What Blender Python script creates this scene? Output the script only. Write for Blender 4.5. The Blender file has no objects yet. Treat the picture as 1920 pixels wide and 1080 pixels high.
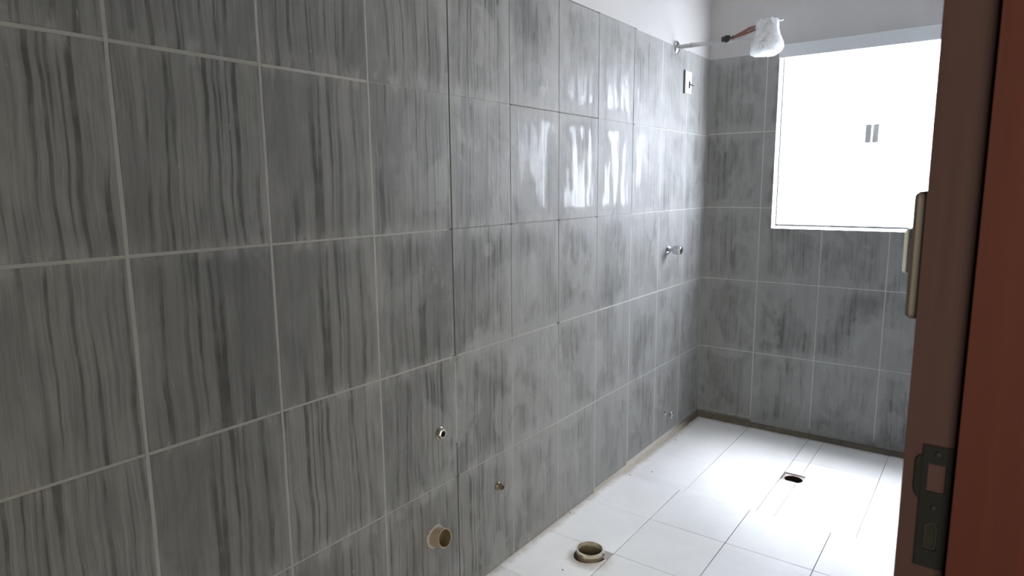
import bpy, bmesh, math, random
from mathutils import Vector, Matrix
random.seed(7)
S = bpy.context.scene
COL = S.collection
# ------------------------------------------------------------------ camera
cam_d = bpy.data.cameras.new('camera')
cam = bpy.data.objects.new('camera', cam_d); COL.objects.link(cam)
r = Vector((0.80477341, 0.59351393, -0.00899856)); u = Vector((-0.08407071, 0.12897615, 0.98807756))
f = Vector((-0.5875984, 0.79442203, -0.15369371))
CP = Vector((1.49590683, -4.10642541, 1.51266522))
cam.matrix_world = Matrix(((r.x, u.x, -f.x, CP.x), (r.y, u.y, -f.y, CP.y), (r.z, u.z, -f.z, CP.z), (0, 0, 0, 1)))
cam_d.sensor_width = 36; cam_d.lens = 22.8726; cam_d.clip_start = .02; cam_d.clip_end = 200
cam_d.dof.use_dof = True; cam_d.dof.focus_distance = 2.6; cam_d.dof.aperture_fstop = 11
S.camera = cam
# ------------------------------------------------------------------ light
EXPO = 1.12
SKY = 7.6
SUN = 66.0
HALL = 68
S.view_settings.view_transform = 'Standard'; S.view_settings.look = 'None'
S.view_settings.gamma = 1; S.view_settings.use_curve_mapping = False
S.view_settings.exposure = EXPO
w = bpy.data.worlds.new('sky'); S.world = w; w.use_nodes = True
nt = w.node_tree; nt.nodes.clear()
tc = nt.nodes.new('ShaderNodeTexCoord'); sx = nt.nodes.new('ShaderNodeSeparateXYZ')
mr = nt.nodes.new('ShaderNodeMapRange'); mr.inputs[1].default_value = -.05; mr.inputs[2].default_value = .9
mr.inputs[3].default_value = .75; mr.inputs[4].default_value = 1.35
bg = nt.nodes.new('ShaderNodeBackground'); bg.inputs[0].default_value = (.83, .89, 1.0, 1)
mul = nt.nodes.new('ShaderNodeMath'); mul.operation = 'MULTIPLY'; mul.inputs[1].default_value = SKY
wo = nt.nodes.new('ShaderNodeOutputWorld')
nt.links.new(tc.outputs['Generated'], sx.inputs[0]); nt.links.new(sx.outputs[2], mr.inputs[0])
nt.links.new(mr.outputs[0], mul.inputs[0]); nt.links.new(mul.outputs[0], bg.inputs[1]); nt.links.new(bg.outputs[0], wo.inputs[0])

def light(name, kind, loc, target, energy, color=(1, 1, 1), **kw):
    d = bpy.data.lights.new(name, kind); d.energy = energy; d.color = color
    for k, v in kw.items(): setattr(d, k, v)
    o = bpy.data.objects.new(name, d); COL.objects.link(o); o.location = loc
    o.rotation_euler = (Vector(target) - Vector(loc)).to_track_quat('-Z', 'Y').to_euler()
    return o
# hazy sun high over the yard, its glow spread wide by thin cloud
light('hazy_sun', 'SUN', (0, 3, 5), (0.55, 3 - .70, 5 - 2.9), SUN, (.97, .98, 1.0), angle=.85)
# added fill light in the corridor, brightens the far wall and near-left tiles
light('corridor_fill', 'AREA', (2.3, -5.18, 1.55), (2.2, 0, 1.5), HALL, (1.0, .92, .72), shape='RECTANGLE', size=1.1, size_y=1.3)

W = 1.449          # inner width of the bathroom
H = 2.95           # ceiling
YN = -5.2          # wall behind
T = .0013          # how proud the wall tiles stand of the grout
# ------------------------------------------------------------------ node helpers
class NB:
    def __init__(s, name):
        s.m = bpy.data.materials.new(name); s.m.use_nodes = True; s.t = s.m.node_tree; s.t.nodes.clear()
        s.out = s.t.nodes.new('ShaderNodeOutputMaterial'); s.b = s.t.nodes.new('ShaderNodeBsdfPrincipled')
        s.t.links.new(s.b.outputs[0], s.out.inputs[0])
    def put(s, sock, v):
        if v is None: return
        if hasattr(v, 'links') or isinstance(v, bpy.types.NodeSocket): s.t.links.new(v, sock)
        elif isinstance(v, (tuple, list)) and len(v) == 3 and sock.type == 'RGBA': sock.default_value = (*v, 1)
        else: sock.default_value = v
    def n(s, typ, ins=(), **kw):
        nd = s.t.nodes.new(typ)
        for k, v in kw.items(): setattr(nd, k, v)
        for i, v in (ins.items() if isinstance(ins, dict) else enumerate(ins)): s.put(nd.inputs[i], v)
        return nd
    def math(s, op, a, b=None, c=None, clamp=False):
        nd = s.t.nodes.new('ShaderNodeMath'); nd.operation = op; nd.use_clamp = clamp
        for i, v in enumerate((a, b, c)):
            if v is not None: s.put(nd.inputs[i], v)
        return nd.outputs[0]
    def mixc(s, fac, a, b, bt='MIX'):
        nd = s.t.nodes.new('ShaderNodeMix'); nd.data_type = 'RGBA'; nd.blend_type = bt
        s.put(nd.inputs[0], fac); s.put(nd.inputs[6], a); s.put(nd.inputs[7], b); return nd.outputs[2]
    def mixf(s, fac, a, b):
        nd = s.t.nodes.new('ShaderNodeMix'); s.put(nd.inputs[0], fac); s.put(nd.inputs[2], a); s.put(nd.inputs[3], b); return nd.outputs[0]
    def ramp(s, v, lo, hi, a=0., b=1.):
        nd = s.t.nodes.new('ShaderNodeMapRange'); nd.interpolation_type = 'SMOOTHSTEP'
        s.put(nd.inputs[0], v); nd.inputs[1].default_value = lo; nd.inputs[2].default_value = hi
        nd.inputs[3].default_value = a; nd.inputs[4].default_value = b; return nd.outputs[0]
    def noise(s, vec, scale, detail=2, rough=.5, dist=0):
        nd = s.n('ShaderNodeTexNoise'); s.put(nd.inputs['Vector'], vec); nd.inputs['Scale'].default_value = scale
        nd.inputs['Detail'].default_value = detail; nd.inputs['Roughness'].default_value = rough
        nd.inputs['Distortion'].default_value = dist; return nd.outputs[0]
    def scale(s, vec, sc, off=None):
        nd = s.n('ShaderNodeVectorMath', operation='MULTIPLY'); s.put(nd.inputs[0], vec); nd.inputs[1].default_value = sc
        if off is None: return nd.outputs[0]
        a = s.n('ShaderNodeVectorMath', operation='ADD'); s.put(a.inputs[0], nd.outputs[0]); s.put(a.inputs[1], off); return a.outputs[0]
    def comb(s, x, y, z=0.):
        nd = s.n('ShaderNodeCombineXYZ'); s.put(nd.inputs[0], x); s.put(nd.inputs[1], y); s.put(nd.inputs[2], z); return nd.outputs[0]
    def sep(s, v):
        nd = s.n('ShaderNodeSeparateXYZ'); s.put(nd.inputs[0], v); return nd.outputs
    def bump(s, h, dist, strength=1.):
        nd = s.n('ShaderNodeBump'); nd.inputs['Strength'].default_value = strength; nd.inputs['Distance'].default_value = dist
        s.put(nd.inputs['Height'], h); s.put(s.b.inputs['Normal'], nd.outputs[0])
    def fin(s, col=None, rough=None, metal=None, **kw):
        s.put(s.b.inputs['Base Color'], col); s.put(s.b.inputs['Roughness'], rough); s.put(s.b.inputs['Metallic'], metal)
        for k, v in kw.items(): s.put(s.b.inputs[k.replace('_', ' ')], v)
        return s.m

def simple(name, col, rough=.5, metal=0., var=.12, sc=40, bump=0., **kw):
    b = NB(name); p = b.n('ShaderNodeNewGeometry').outputs['Position']
    n = b.noise(p, sc, 4, .6)
    c = b.mixc(n, tuple(x * (1 - var) for x in col), tuple(min(1, x * (1 + var)) for x in col))
    if bump: b.bump(n, bump)
    return b.fin(c, rough, metal, **kw)

# wood-look wall tile: vertical dark grain, cloudy grey, dried grout film smeared over it
def tile_material():
    b = NB('wood_look_tile')
    uv = b.n('ShaderNodeUVMap', uv_map='metres').outputs[0]
    lc = b.n('ShaderNodeUVMap', uv_map='local').outputs[0]
    oi = b.n('ShaderNodeObjectInfo').outputs['Random']
    rnd = b.math('MULTIPLY', oi, 37.0)
    flip = b.math('SUBTRACT', b.math('MULTIPLY', b.math('GREATER_THAN', oi, .5), 2.), 1.)
    lu, lv, _ = b.sep(lc)
    lu = b.math('MULTIPLY', lu, flip); 
    # printed pattern in the tile's own frame, three prints
    pr = b.math('MULTIPLY', b.math('FLOOR', b.math('MULTIPLY', b.math('FRACT', b.math('MULTIPLY', oi, 7.31)), 4.)), 3.7)
    bend = b.noise(b.comb(b.math('MULTIPLY', lu, 3.), b.math('MULTIPLY', lv, 3.5), pr), 1., 2)
    wu = b.math('ADD', lu, b.math('MULTIPLY', b.math('SUBTRACT', bend, .5), .035))
    wob = b.noise(b.comb(b.math('MULTIPLY', lu, 30.), b.math('MULTIPLY', lv, 18.), pr), 1., 3)
    wu = b.math('ADD', wu, b.math('MULTIPLY', b.math('SUBTRACT', wob, .5), .004))
    g1 = b.noise(b.comb(b.math('MULTIPLY', wu, 66.), b.math('MULTIPLY', lv, 1.1), pr), 1., 1., .5)
    g2 = b.noise(b.comb(b.math('MULTIPLY', wu, 230.), b.math('MULTIPLY', lv, 5.), b.math('ADD', pr, 5.)), 1., 2, .6)
    area = b.noise(b.comb(b.math('MULTIPLY', lu, 7.), b.math('MULTIPLY', lv, 2.6), b.math('ADD', pr, 9.)), 1., 2)
    areaM = b.ramp(b.math('ADD', area, b.math('MULTIPLY', lu, -1.1)), .32, .50)
    along = b.noise(b.comb(b.math('MULTIPLY', wu, 30.), b.math('MULTIPLY', lv, 9.), b.math('ADD', pr, 15.)), 1., 3, .6)
    streak = b.math('MULTIPLY', b.math('MULTIPLY', b.ramp(g1, .46, .385), areaM), b.ramp(along, .35, .60, .55, 1.))
    streak2 = b.math('MULTIPLY', b.ramp(g1, .54, .60), areaM)
    fine = b.ramp(g2, .52, .36)
    cloud = b.noise(b.comb(b.math('MULTIPLY', lu, 16.), b.math('MULTIPLY', lv, 6.), b.math('ADD', rnd, 2.)), 1., 4, .55, .5)
    vband = b.noise(b.comb(b.math('MULTIPLY', lu, 42.), b.math('MULTIPLY', lv, 2.5), b.math('ADD', rnd, 6.)), 1., 3, .6)
    dk, md, lt = (.058, .056, .050), (.2, .2, .19), (.255, .250, .236)
    c = b.mixc(b.ramp(cloud, .3, .7), (.172, .172, .168), (.222, .220, .212))
    c = b.mixc(b.math('MULTIPLY', b.ramp(vband, .50, .36), .40), c, (.125, .125, .122))
    c = b.mixc(b.math('MULTIPLY', streak2, .45), c, lt)
    c = b.mixc(b.math('MULTIPLY', fine, .20), c, dk)
    c = b.mixc(b.math('MULTIPLY', streak, .74), c, dk)
    c = b.mixc(b.math('MULTIPLY', b.ramp(areaM, .5, .0), .22), c, (.130, .132, .130))
    tone = b.mixf(b.math('FRACT', b.math('MULTIPLY', oi, 13.7)), .86, 1.12)
    c = b.mixc(1., c, b.comb(tone, tone, tone), 'MULTIPLY')
    # film of dried grout: world-placed smears, denser towards the joints and the middle of the wall
    pu, pv, _ = b.sep(uv)
    h1 = b.noise(b.comb(b.math('MULTIPLY', pu, 3.2), b.math('MULTIPLY', pv, 2.6)), 1., 4, .62, .6)
    h2 = b.noise(b.comb(b.math('MULTIPLY', pu, 21.), b.math('MULTIPLY', pv, 4.5), 4.), 1., 4, .65, .8)
    au = b.math('ABSOLUTE', lu); av = b.math('ABSOLUTE', lv)
    eu = b.ramp(au, .105, .172); ev = b.ramp(av, .15, .225)
    edge = b.math('MAXIMUM', eu, ev)
    zone = b.ramp(pu, 2.9, 1.7)
    film = b.math('ADD', b.math('MULTIPLY', h1, .70), b.math('MULTIPLY', h2, .45))
    film = b.math('ADD', film, b.math('MULTIPLY', edge, .13))
    film = b.math('ADD', film, b.math('MULTIPLY', zone, .26))
    filmM = b.ramp(film, .64, .92)
    filmS = b.ramp(film, .86, .92)
    c = b.mixc(b.math('MULTIPLY', filmM, .72), c, (.28, .28, .278))
    c = b.mixc(b.math('MULTIPLY', filmS, .16), c, (.42, .42, .41))
    h3 = b.noise(b.comb(b.math('MULTIPLY', pu, 6.5), b.math('MULTIPLY', pv, 3.6), 20.), 1., 4, .55, .5)
    sm = b.math('MULTIPLY', b.ramp(h3, .53, .60), b.ramp(pu, 3.1, 2.2))
    c = b.mixc(b.math('MULTIPLY', sm, .34), c, (.36, .36, .355))
    brd = b.math('MULTIPLY', b.ramp(h2, .50, .60), b.ramp(av, .185, .222))
    c = b.mixc(b.math('MULTIPLY', brd, .40), c, (.34, .335, .32))
    # chalky scuffs and specks
    sp = b.noise(b.comb(b.math('MULTIPLY', pu, 42.), b.math('MULTIPLY', pv, 17.), 8.), 1., 3, .6, 1.)
    c = b.mixc(b.math('MULTIPLY', b.ramp(sp, .72, .77), .5), c, (.45, .45, .43))
    # a few tiles were buffed clean in the middle and shine there
    pn = b.noise(b.comb(b.math('MULTIPLY', pu, 19.), b.math('MULTIPLY', pv, 3.2), 12.), 1., 2, .5, .25)
    where = b.math('MULTIPLY', b.ramp(pu, .75, 1.0), b.math('MULTIPLY', b.ramp(pu, 2.25, 1.9), b.ramp(pv, 1.3, 1.42)))
    patch = b.math('MULTIPLY', b.ramp(b.math('SUBTRACT', pn, b.math('MULTIPLY', edge, .25)), .44, .53), b.math('MULTIPLY', b.ramp(edge, .6, .1), where))
    rough = b.mixf(patch, b.mixf(zone, .40, .56), .31)
    rough = b.math('ADD', rough, b.math('MULTIPLY', b.math('SUBTRACT', h2, .5), .22))
    b.bump(b.math('SUBTRACT', b.math('MULTIPLY', g2, .6), b.math('MULTIPLY', streak, .5)), .0009, .55)
    return b.fin(c, rough, 0., Specular_IOR_Level=.25)
M_TILE = tile_material()

def grout_material():
    # plaster / grout bed of the tiled walls: light, some joints never filled (dark), dirty strip at the foot
    b = NB('grout_bed'); p = b.n('ShaderNodeNewGeometry').outputs['Position']
    x, y, z = b.sep(p)
    n = b.noise(p, 30, 4, .6)
    c = b.mixc(n, (.30, .29, .27), (.40, .39, .365))
    c = b.mixc(b.ramp(y, -2.3, -.9), c, (.50, .50, .48))
    dark = 0.
    m = None
    for yk, z0, z1 in ((-2.427, .922, 3), (-2.427, -1, .60), (-2.087, .93, 3), (-1.744, .70, 3), (-1.410, .93, 3), (-1.05, 1.40, 3)):
        a = b.math('LESS_THAN', b.math('ABSOLUTE', b.math('SUBTRACT', y, yk)), .012)
        zz = b.math('MULTIPLY', b.math('GREATER_THAN', z, z0), b.math('LESS_THAN', z, z1))
        a = b.math('MULTIPLY', a, zz); m = a if m is None else b.math('MAXIMUM', m, a)
    m = b.math('MULTIPLY', m, b.math('LESS_THAN', x, .02))
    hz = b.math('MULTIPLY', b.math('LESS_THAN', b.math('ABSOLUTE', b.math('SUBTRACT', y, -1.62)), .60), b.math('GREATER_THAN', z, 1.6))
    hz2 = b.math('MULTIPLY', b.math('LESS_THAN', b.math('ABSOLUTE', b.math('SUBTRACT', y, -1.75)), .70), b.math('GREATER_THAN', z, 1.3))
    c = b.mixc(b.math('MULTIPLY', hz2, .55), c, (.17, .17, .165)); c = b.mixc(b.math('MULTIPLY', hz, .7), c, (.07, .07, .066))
    c = b.mixc(b.math('MULTIPLY', m, .9), c, (.035, .033, .03))
    foot = b.ramp(b.math('ADD', z, b.math('MULTIPLY', b.math('SUBTRACT', n, .5), .03)), .06, .015)
    footc = b.mixc(b.noise(p, 9, 4, .7), (.10, .075, .055), (.19, .175, .155))
    side = b.ramp(y, -.2, -.5)
    footc = b.mixc(b.math('MULTIPLY', side, b.math('LESS_THAN', x, .05)), footc, (.60, .56, .50))
    c = b.mixc(foot, c, footc)
    b.bump(n, .001)
    return b.fin(c, .85)
M_GROUT = grout_material()

def paint(name, col):
    b = NB(name); p = b.n('ShaderNodeNewGeometry').outputs['Position']
    n = b.noise(p, 90, 5, .6); n2 = b.noise(p, 1.6, 3, .6)
    c = b.mixc(n2, tuple(x * .95 for x in col), col); b.bump(n, .0006, .6)
    return b.fin(c, .7)
M_PAINT = paint('wall_paint', (.50, .49, .485))
M_CEIL = paint('ceiling_paint', (.78, .78, .77))
def floor_tile_material():
    b = NB('white_floor_tile'); p = b.n('ShaderNodeNewGeometry').outputs['Position']
    x, y, z = b.sep(p)
    oi = b.n('ShaderNodeObjectInfo').outputs['Random']
    n = b.noise(p, 5., 5, .65, .4)
    c = b.mixc(b.ramp(n, .35, .7), (.86, .86, .85), (.90, .90, .89))
    c = b.mixc(1., c, b.comb(*[b.mixf(oi, .95, 1.)] * 3), 'MULTIPLY')
    # brown silt washed along the foot of the walls and round the drain
    n2 = b.noise(p, 14., 5, .7, .5)
    d = b.math('MINIMUM', b.math('MULTIPLY', x, 1.6), b.math('MULTIPLY', y, -1.3))
    d = b.math('ADD', d, b.math('MULTIPLY', b.math('SUBTRACT', n2, .5), .12))
    dirt = b.math('MULTIPLY', b.ramp(d, .075, .0), .6)
    dr = b.math('SQRT', b.math('ADD', b.math('POWER', b.math('SUBTRACT', x, .735), 2.), b.math('POWER', b.math('ADD', y, .655), 2.)))
    dd = b.ramp(b.math('ADD', dr, b.math('MULTIPLY', b.math('SUBTRACT', n2, .5), .16)), .12, .05)
    dirt = b.math('MAXIMUM', dirt, b.math('MULTIPLY', dd, .45))
    rr = b.math('SQRT', b.math('ADD', b.math('POWER', b.math('SUBTRACT', x, .275), 2.), b.math('POWER', b.math('ADD', y, 1.93), 2.)))
    rd = b.ramp(b.math('ADD', rr, b.math('MULTIPLY', b.math('SUBTRACT', n2, .5), .10)), .11, .06)
    dirt = b.math('MAXIMUM', dirt, b.math('MULTIPLY', rd, .45))
    c = b.mixc(dirt, c, (.36, .28, .22))
    film = b.ramp(b.noise(p, 8., 4, .7, 1.), .62, .75)
    c = b.mixc(b.math('MULTIPLY', film, .12), c, (.50, .50, .50))
    return b.fin(c, b.mixf(n, .22, .42), 0., Specular_IOR_Level=.45)
M_FLOOR = floor_tile_material()
M_FJOINT = simple('floor_joint', (.075, .073, .070), .9, sc=60, var=.3)
def wood_material(name, base, dark):
    b = NB(name); p = b.n('ShaderNodeTexCoord').outputs['Object']
    g = b.noise(b.scale(p, (60., 60., 2.2)), 1., 5, .6, .8)
    g2 = b.noise(b.scale(p, (9., 9., 1.4)), 1., 4, .6)
    c = b.mixc(g, dark, base); c = b.mixc(b.math('MULTIPLY', g2, .5), c, tuple(.6 * k for k in base))
    ch = b.noise(b.scale(p, (50., 50., 22.)), 1., 3, .6, .5)
    c = b.mixc(b.math('MULTIPLY', b.ramp(ch, .76, .80), .35), c, (.25, .18, .14))
    b.bump(g, .0008, .5)
    return b.fin(c, .6, 0., Specular_IOR_Level=.03)
M_WOOD = wood_material('varnished_red_wood', (.024, .0060, .0042), (.013, .0040, .0030))
M_WOODR = wood_material('worn_rebate_wood', (.021, .0115, .0110), (.012, .0064, .0062))
M_ALU = simple('white_aluminium', (.62, .64, .66), .4, 0., .04)
M_WHITE = simple('white_plastic', (.78, .78, .77), .35, 0., .03)
M_PLATE = simple('switch_plate_plastic', (.042, .036, .033), .6, 0., .05, Specular_IOR_Level=.06)
M_DARK = simple('dark_recess', (.006, .0055, .005), .8, 0., .3, Specular_IOR_Level=.02)
M_BLACK = simple('black_iron', (.0025, .0025, .0025), .7, 0., .3, Specular_IOR_Level=.05)
M_BLACK2 = simple('black_iron_cup', (.004, .004, .0042), .6, 0., .3, Specular_IOR_Level=.08)
M_CHROME = simple('chrome', (.60, .61, .63), .07, 1., .03)
M_NICKEL = simple('dull_nickel', (.46, .42, .38), .28, 1., .15)
M_BRASS = simple('dirty_brass', (.24, .20, .14), .38, .85, .25)
M_PVC = simple('beige_pvc', (.36, .29, .215), .5, 0., .16, 25)
M_PVCI = simple('stained_pvc_inside', (.17, .14, .07), .6, 0., .35, 25)
M_CEM = simple('cement_filler', (.42, .40, .36), .9, 0., .2, 50, .002)
M_CEMD = simple('dark_cement', (.16, .15, .11), .9, 0., .5, 45, .004)  # darker, blotchier cement for the plug in the closet pipe
def dirty_pvc():
    b = NB('dirty_white_pvc'); p = b.n('ShaderNodeNewGeometry').outputs['Position']
    n = b.noise(p, 26, 4, .6, .5); x, y, z = b.sep(p)
    low = b.ramp(b.math('ADD', z, b.math('MULTIPLY', b.math('SUBTRACT', n, .5), .05)), .020, .006)
    c = b.mixc(b.ramp(n, .42, .62), (.58, .55, .49), (.30, .26, .20)); c = b.mixc(low, c, (.16, .125, .09))
    return b.fin(c, .5)
M_PVCD = dirty_pvc()
M_TAPE = simple('black_tape', (.02, .02, .022), .5)
M_RED = simple('reddish_wire', (.20, .085, .07), .5, 0., .5, 60)
M_PIPE = simple('grey_metal_tube', (.50, .50, .51), .3, .7)
M_CONC = simple('yard_concrete', (.55, .55, .54), .9, 0., .2, 3)
def film_material():
    b = NB('plastic_film'); p = b.n('ShaderNodeTexCoord').outputs['Object']
    n = b.noise(p, 20, 4, .6, 1.2); b.bump(n, .006, .6)
    b.fin((.90, .91, .92), .22, 0., Specular_IOR_Level=.6)
    tr = b.n('ShaderNodeBsdfTransparent', [(.96, .97, .98, 1)]); tl = b.n('ShaderNodeBsdfTranslucent', [(.92, .93, .94, 1)])
    m1 = b.n('ShaderNodeMixShader', [.5, b.b.outputs[0], tl.outputs[0]])
    m2 = b.n('ShaderNodeMixShader', [b.ramp(n, .40, .65, .25, .55), m1.outputs[0], tr.outputs[0]])
    b.t.links.new(m2.outputs[0], b.out.inputs[0]); return b.m
M_FILM = film_material()
def glass_material():
    b = NB('bright_frosted_glass'); b.fin((.9, .93, .93), .08, 0.)
    tr = b.n('ShaderNodeBsdfTransparent', [(.95, .96, .98, 1)]); gl = b.n('ShaderNodeBsdfGlossy', {0: (1, 1, 1, 1), 1: .03})
    tl = b.n('ShaderNodeBsdfTranslucent', [(.90, .915, .95, 1)])
    m1 = b.n('ShaderNodeMixShader', [.38, tr.outputs[0], tl.outputs[0]])
    m2 = b.n('ShaderNodeMixShader', [.05, m1.outputs[0], gl.outputs[0]])
    b.t.links.new(m2.outputs[0], b.out.inputs[0]); return b.m
M_GLASS = glass_material()

# ------------------------------------------------------------------ mesh helpers
def obj(name, bm, mats, parent=None, smooth=False, loc=None):
    bmesh.ops.recalc_face_normals(bm, faces=bm.faces)
    me = bpy.data.meshes.new(name); bm.to_mesh(me); bm.free()
    for m in (mats if isinstance(mats, (list, tuple)) else [mats]): me.materials.append(m)
    if smooth:
        for p in me.polygons: p.use_smooth = True
        try: me.set_sharp_from_angle(angle=math.radians(38))
        except Exception: pass
    o = bpy.data.objects.new(name, me); COL.objects.link(o)
    if loc is not None: o.location = loc
    if parent: o.parent = parent
    return o
def tag(o, label=None, cat=None, group=None, kind=None):
    if label: o['label'] = label
    if cat: o['category'] = cat
    if group: o['group'] = group
    if kind: o['kind'] = kind
    return o
def empty(name, loc):
    o = bpy.data.objects.new(name, None); o.empty_display_size = .05; COL.objects.link(o); o.location = loc; return o
def box(bm, x0, x1, y0, y1, z0, z1, mi=0, bev=0):
    g = bmesh.ops.create_cube(bm, size=1.0)
    for v in g['verts']:
        v.co = Vector((x0 if v.co.x < 0 else x1, y0 if v.co.y < 0 else y1, z0 if v.co.z < 0 else z1))
    fs = set(f_ for v in g['verts'] for f_ in v.link_faces)
    for f_ in fs: f_.material_index = mi
    if bev:
        es = list(set(e for v in g['verts'] for e in v.link_edges))
        bmesh.ops.bevel(bm, geom=es, offset=bev, segments=2, affect='EDGES', profile=.5)
def boxes(*bs, bev=0):
    bm = bmesh.new()
    for b_ in bs: box(bm, *b_[:6], mi=b_[6] if len(b_) > 6 else 0, bev=bev)
    return bm
def prism(outline, o, U, V, N, t, c=0., bm=None, uvc=None, uvs=1.):
    """extrude a 2-D outline (list of (a,b)) by t along N from plane o+aU+bV; chamfer the front edge by c"""
    bm = bm or bmesh.new(); o, U, V, N = map(Vector, (o, U, V, N))
    n = len(outline); area = sum(outline[i][0] * outline[(i + 1) % n][1] - outline[(i + 1) % n][0] * outline[i][1] for i in range(n))
    if area < 0: outline = outline[::-1]
    def ring(ins, d):
        out = []
        for i in range(n):
            p0, p1, p2 = (Vector(outline[(i + k) % n]) for k in (-1, 0, 1))
            a = (p1 - p0).normalized(); b_ = (p2 - p1).normalized()
            na, nb = Vector((-a.y, a.x)), Vector((-b_.y, b_.x))
            m = na + nb; m = m / max(m.dot(m) / 2, 1e-6)
            q = p1 + m * ins
            out.append(bm.verts.new(o + U * q.x + V * q.y + N * d))
        return out
    rings = [ring(0, 0), ring(0, t - c)] + ([ring(c, t)] if c else [])
    for A, B in zip(rings, rings[1:]):
        for i in range(n): bm.faces.new((A[i], A[(i + 1) % n], B[(i + 1) % n], B[i]))
    bm.faces.new(rings[-1]); bm.faces.new(rings[0][::-1])
    if uvc is not None:
        l1 = bm.loops.layers.uv.new('metres'); l2 = bm.loops.layers.uv.new('local')
        for f_ in bm.faces:
            for l in f_.loops:
                d = l.vert.co - o; a, b_ = d.dot(U), d.dot(V)
                l[l1].uv = (a, b_); l[l2].uv = (a - uvc[0], b_ - uvc[1])
    return bm
def lathe(bm, prof, origin, axis, seg=32, mi=0, closed=False):
    """prof: list of (r, d along axis); returns rings"""
    axis = Vector(axis).normalized(); o = Vector(origin)
    t = Vector((0, 0, 1)) if abs(axis.z) < .9 else Vector((0, 1, 0))
    A = axis.cross(t).normalized(); B = axis.cross(A)
    rings = []
    for r_, d in prof:
        if r_ < 1e-6: rings.append([bm.verts.new(o + axis * d)]); continue
        rings.append([bm.verts.new(o + axis * d + A * (r_ * math.cos(2 * math.pi * i / seg)) + B * (r_ * math.sin(2 * math.pi * i / seg))) for i in range(seg)])
    prs = list(zip(rings, rings[1:])) + ([(rings[-1], rings[0])] if closed else [])
    for P, Q in prs:
        for i in range(seg):
            j = (i + 1) % seg
            if len(P) == 1 and len(Q) == 1: continue
            if len(P) == 1: f_ = bm.faces.new((P[0], Q[i], Q[j]))
            elif len(Q) == 1: f_ = bm.faces.new((P[i], P[j], Q[0]))
            else: f_ = bm.faces.new((P[i], P[j], Q[j], Q[i]))
            f_.material_index = mi
    return bm
def tube(bm, pts, rad, seg=12, caps=True):
    pts = [Vector(p) for p in pts]; rs = rad if isinstance(rad, (list, tuple)) else [rad] * len(pts)
    prev = None; rings = []
    for i, p in enumerate(pts):
        d = (pts[min(i + 1, len(pts) - 1)] - pts[max(i - 1, 0)]).normalized()
        if prev is None:
            a = d.cross(Vector((0, 0, 1)));  a = a if a.length > 1e-3 else d.cross(Vector((0, 1, 0)))
        else: a = prev - d * prev.dot(d)
        a.normalize(); prev = a; b_ = d.cross(a)
        rings.append([bm.verts.new(p + (a * math.cos(2 * math.pi * k / seg) + b_ * math.sin(2 * math.pi * k / seg)) * rs[i]) for k in range(seg)])
    for P, Q in zip(rings, rings[1:]):
        for k in range(seg): bm.faces.new((P[k], P[(k + 1) % seg], Q[(k + 1) % seg], Q[k]))
    if caps: bm.faces.new(rings[0][::-1]); bm.faces.new(rings[-1])
    return bm

# ------------------------------------------------------------------ the setting
XO = W + .155      # outer face of the right wall, corridor side
TOP = 2.279        # top of the tiling
DY0, DY1, DZ = -4.32, -3.446, 2.12     # clear door opening
WX0, WX1, WZ0, WZ1 = .413, 1.39, 1.251, 2.312   # window hole
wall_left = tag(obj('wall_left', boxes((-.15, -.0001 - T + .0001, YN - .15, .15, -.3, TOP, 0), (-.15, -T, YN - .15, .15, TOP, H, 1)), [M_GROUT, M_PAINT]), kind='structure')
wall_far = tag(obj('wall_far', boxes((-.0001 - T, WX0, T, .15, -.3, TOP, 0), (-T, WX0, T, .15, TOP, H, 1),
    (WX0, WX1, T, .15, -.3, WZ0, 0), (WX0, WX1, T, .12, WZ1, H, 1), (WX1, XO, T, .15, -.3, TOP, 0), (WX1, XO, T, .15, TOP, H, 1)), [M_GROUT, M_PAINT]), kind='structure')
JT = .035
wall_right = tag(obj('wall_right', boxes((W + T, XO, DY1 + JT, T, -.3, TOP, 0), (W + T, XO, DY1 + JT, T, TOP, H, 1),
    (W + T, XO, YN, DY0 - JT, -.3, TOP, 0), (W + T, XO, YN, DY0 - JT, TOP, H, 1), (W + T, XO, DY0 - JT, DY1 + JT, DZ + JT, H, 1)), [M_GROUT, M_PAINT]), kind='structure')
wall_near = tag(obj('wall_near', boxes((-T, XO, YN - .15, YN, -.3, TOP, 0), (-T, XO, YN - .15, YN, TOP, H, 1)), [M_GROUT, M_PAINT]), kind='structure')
ceiling = tag(obj('ceiling', boxes((-.15, 3.3, YN - .15, .15, H, H + .12)), M_CEIL), kind='structure')

# wall tiles -------------------------------------------------------
ROWS = [-.001, .471, .922, 1.371, 1.818, TOP + .004]
JY = [0, .352, .707, 1.050, 1.408, 1.744, 2.087, 2.427, 2.778, 3.127, 3.476, 3.823, 4.170, 4.517, 4.864, 5.2]
def wj(k):   # width of vertical joint k of the left wall
    return {0: .001, 1: .005, 2: .005, 3: .0045, 4: .0035, 5: .0032, 6: .004, 7: .0055, 8: .0062, 9: .0075, 10: .0085, 11: .009}.get(k, .008)
def wh(rw, k):   # width of horizontal joint under row rw at column k
    if rw == 0 or rw == 5: return 0.
    base = {4: (.0042, .009), 3: (.0042, .0075), 2: (.0055, .0075), 1: (.0048, .006)}[rw]
    t_ = min(1, max(0, (k - 6) / 3)); v = base[0] + (base[1] - base[0]) * t_
    if rw == 4 and k in (3, 6, 7): v = .0012
    if rw == 3 and k in (6, 3): v = .0025
    return v
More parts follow.
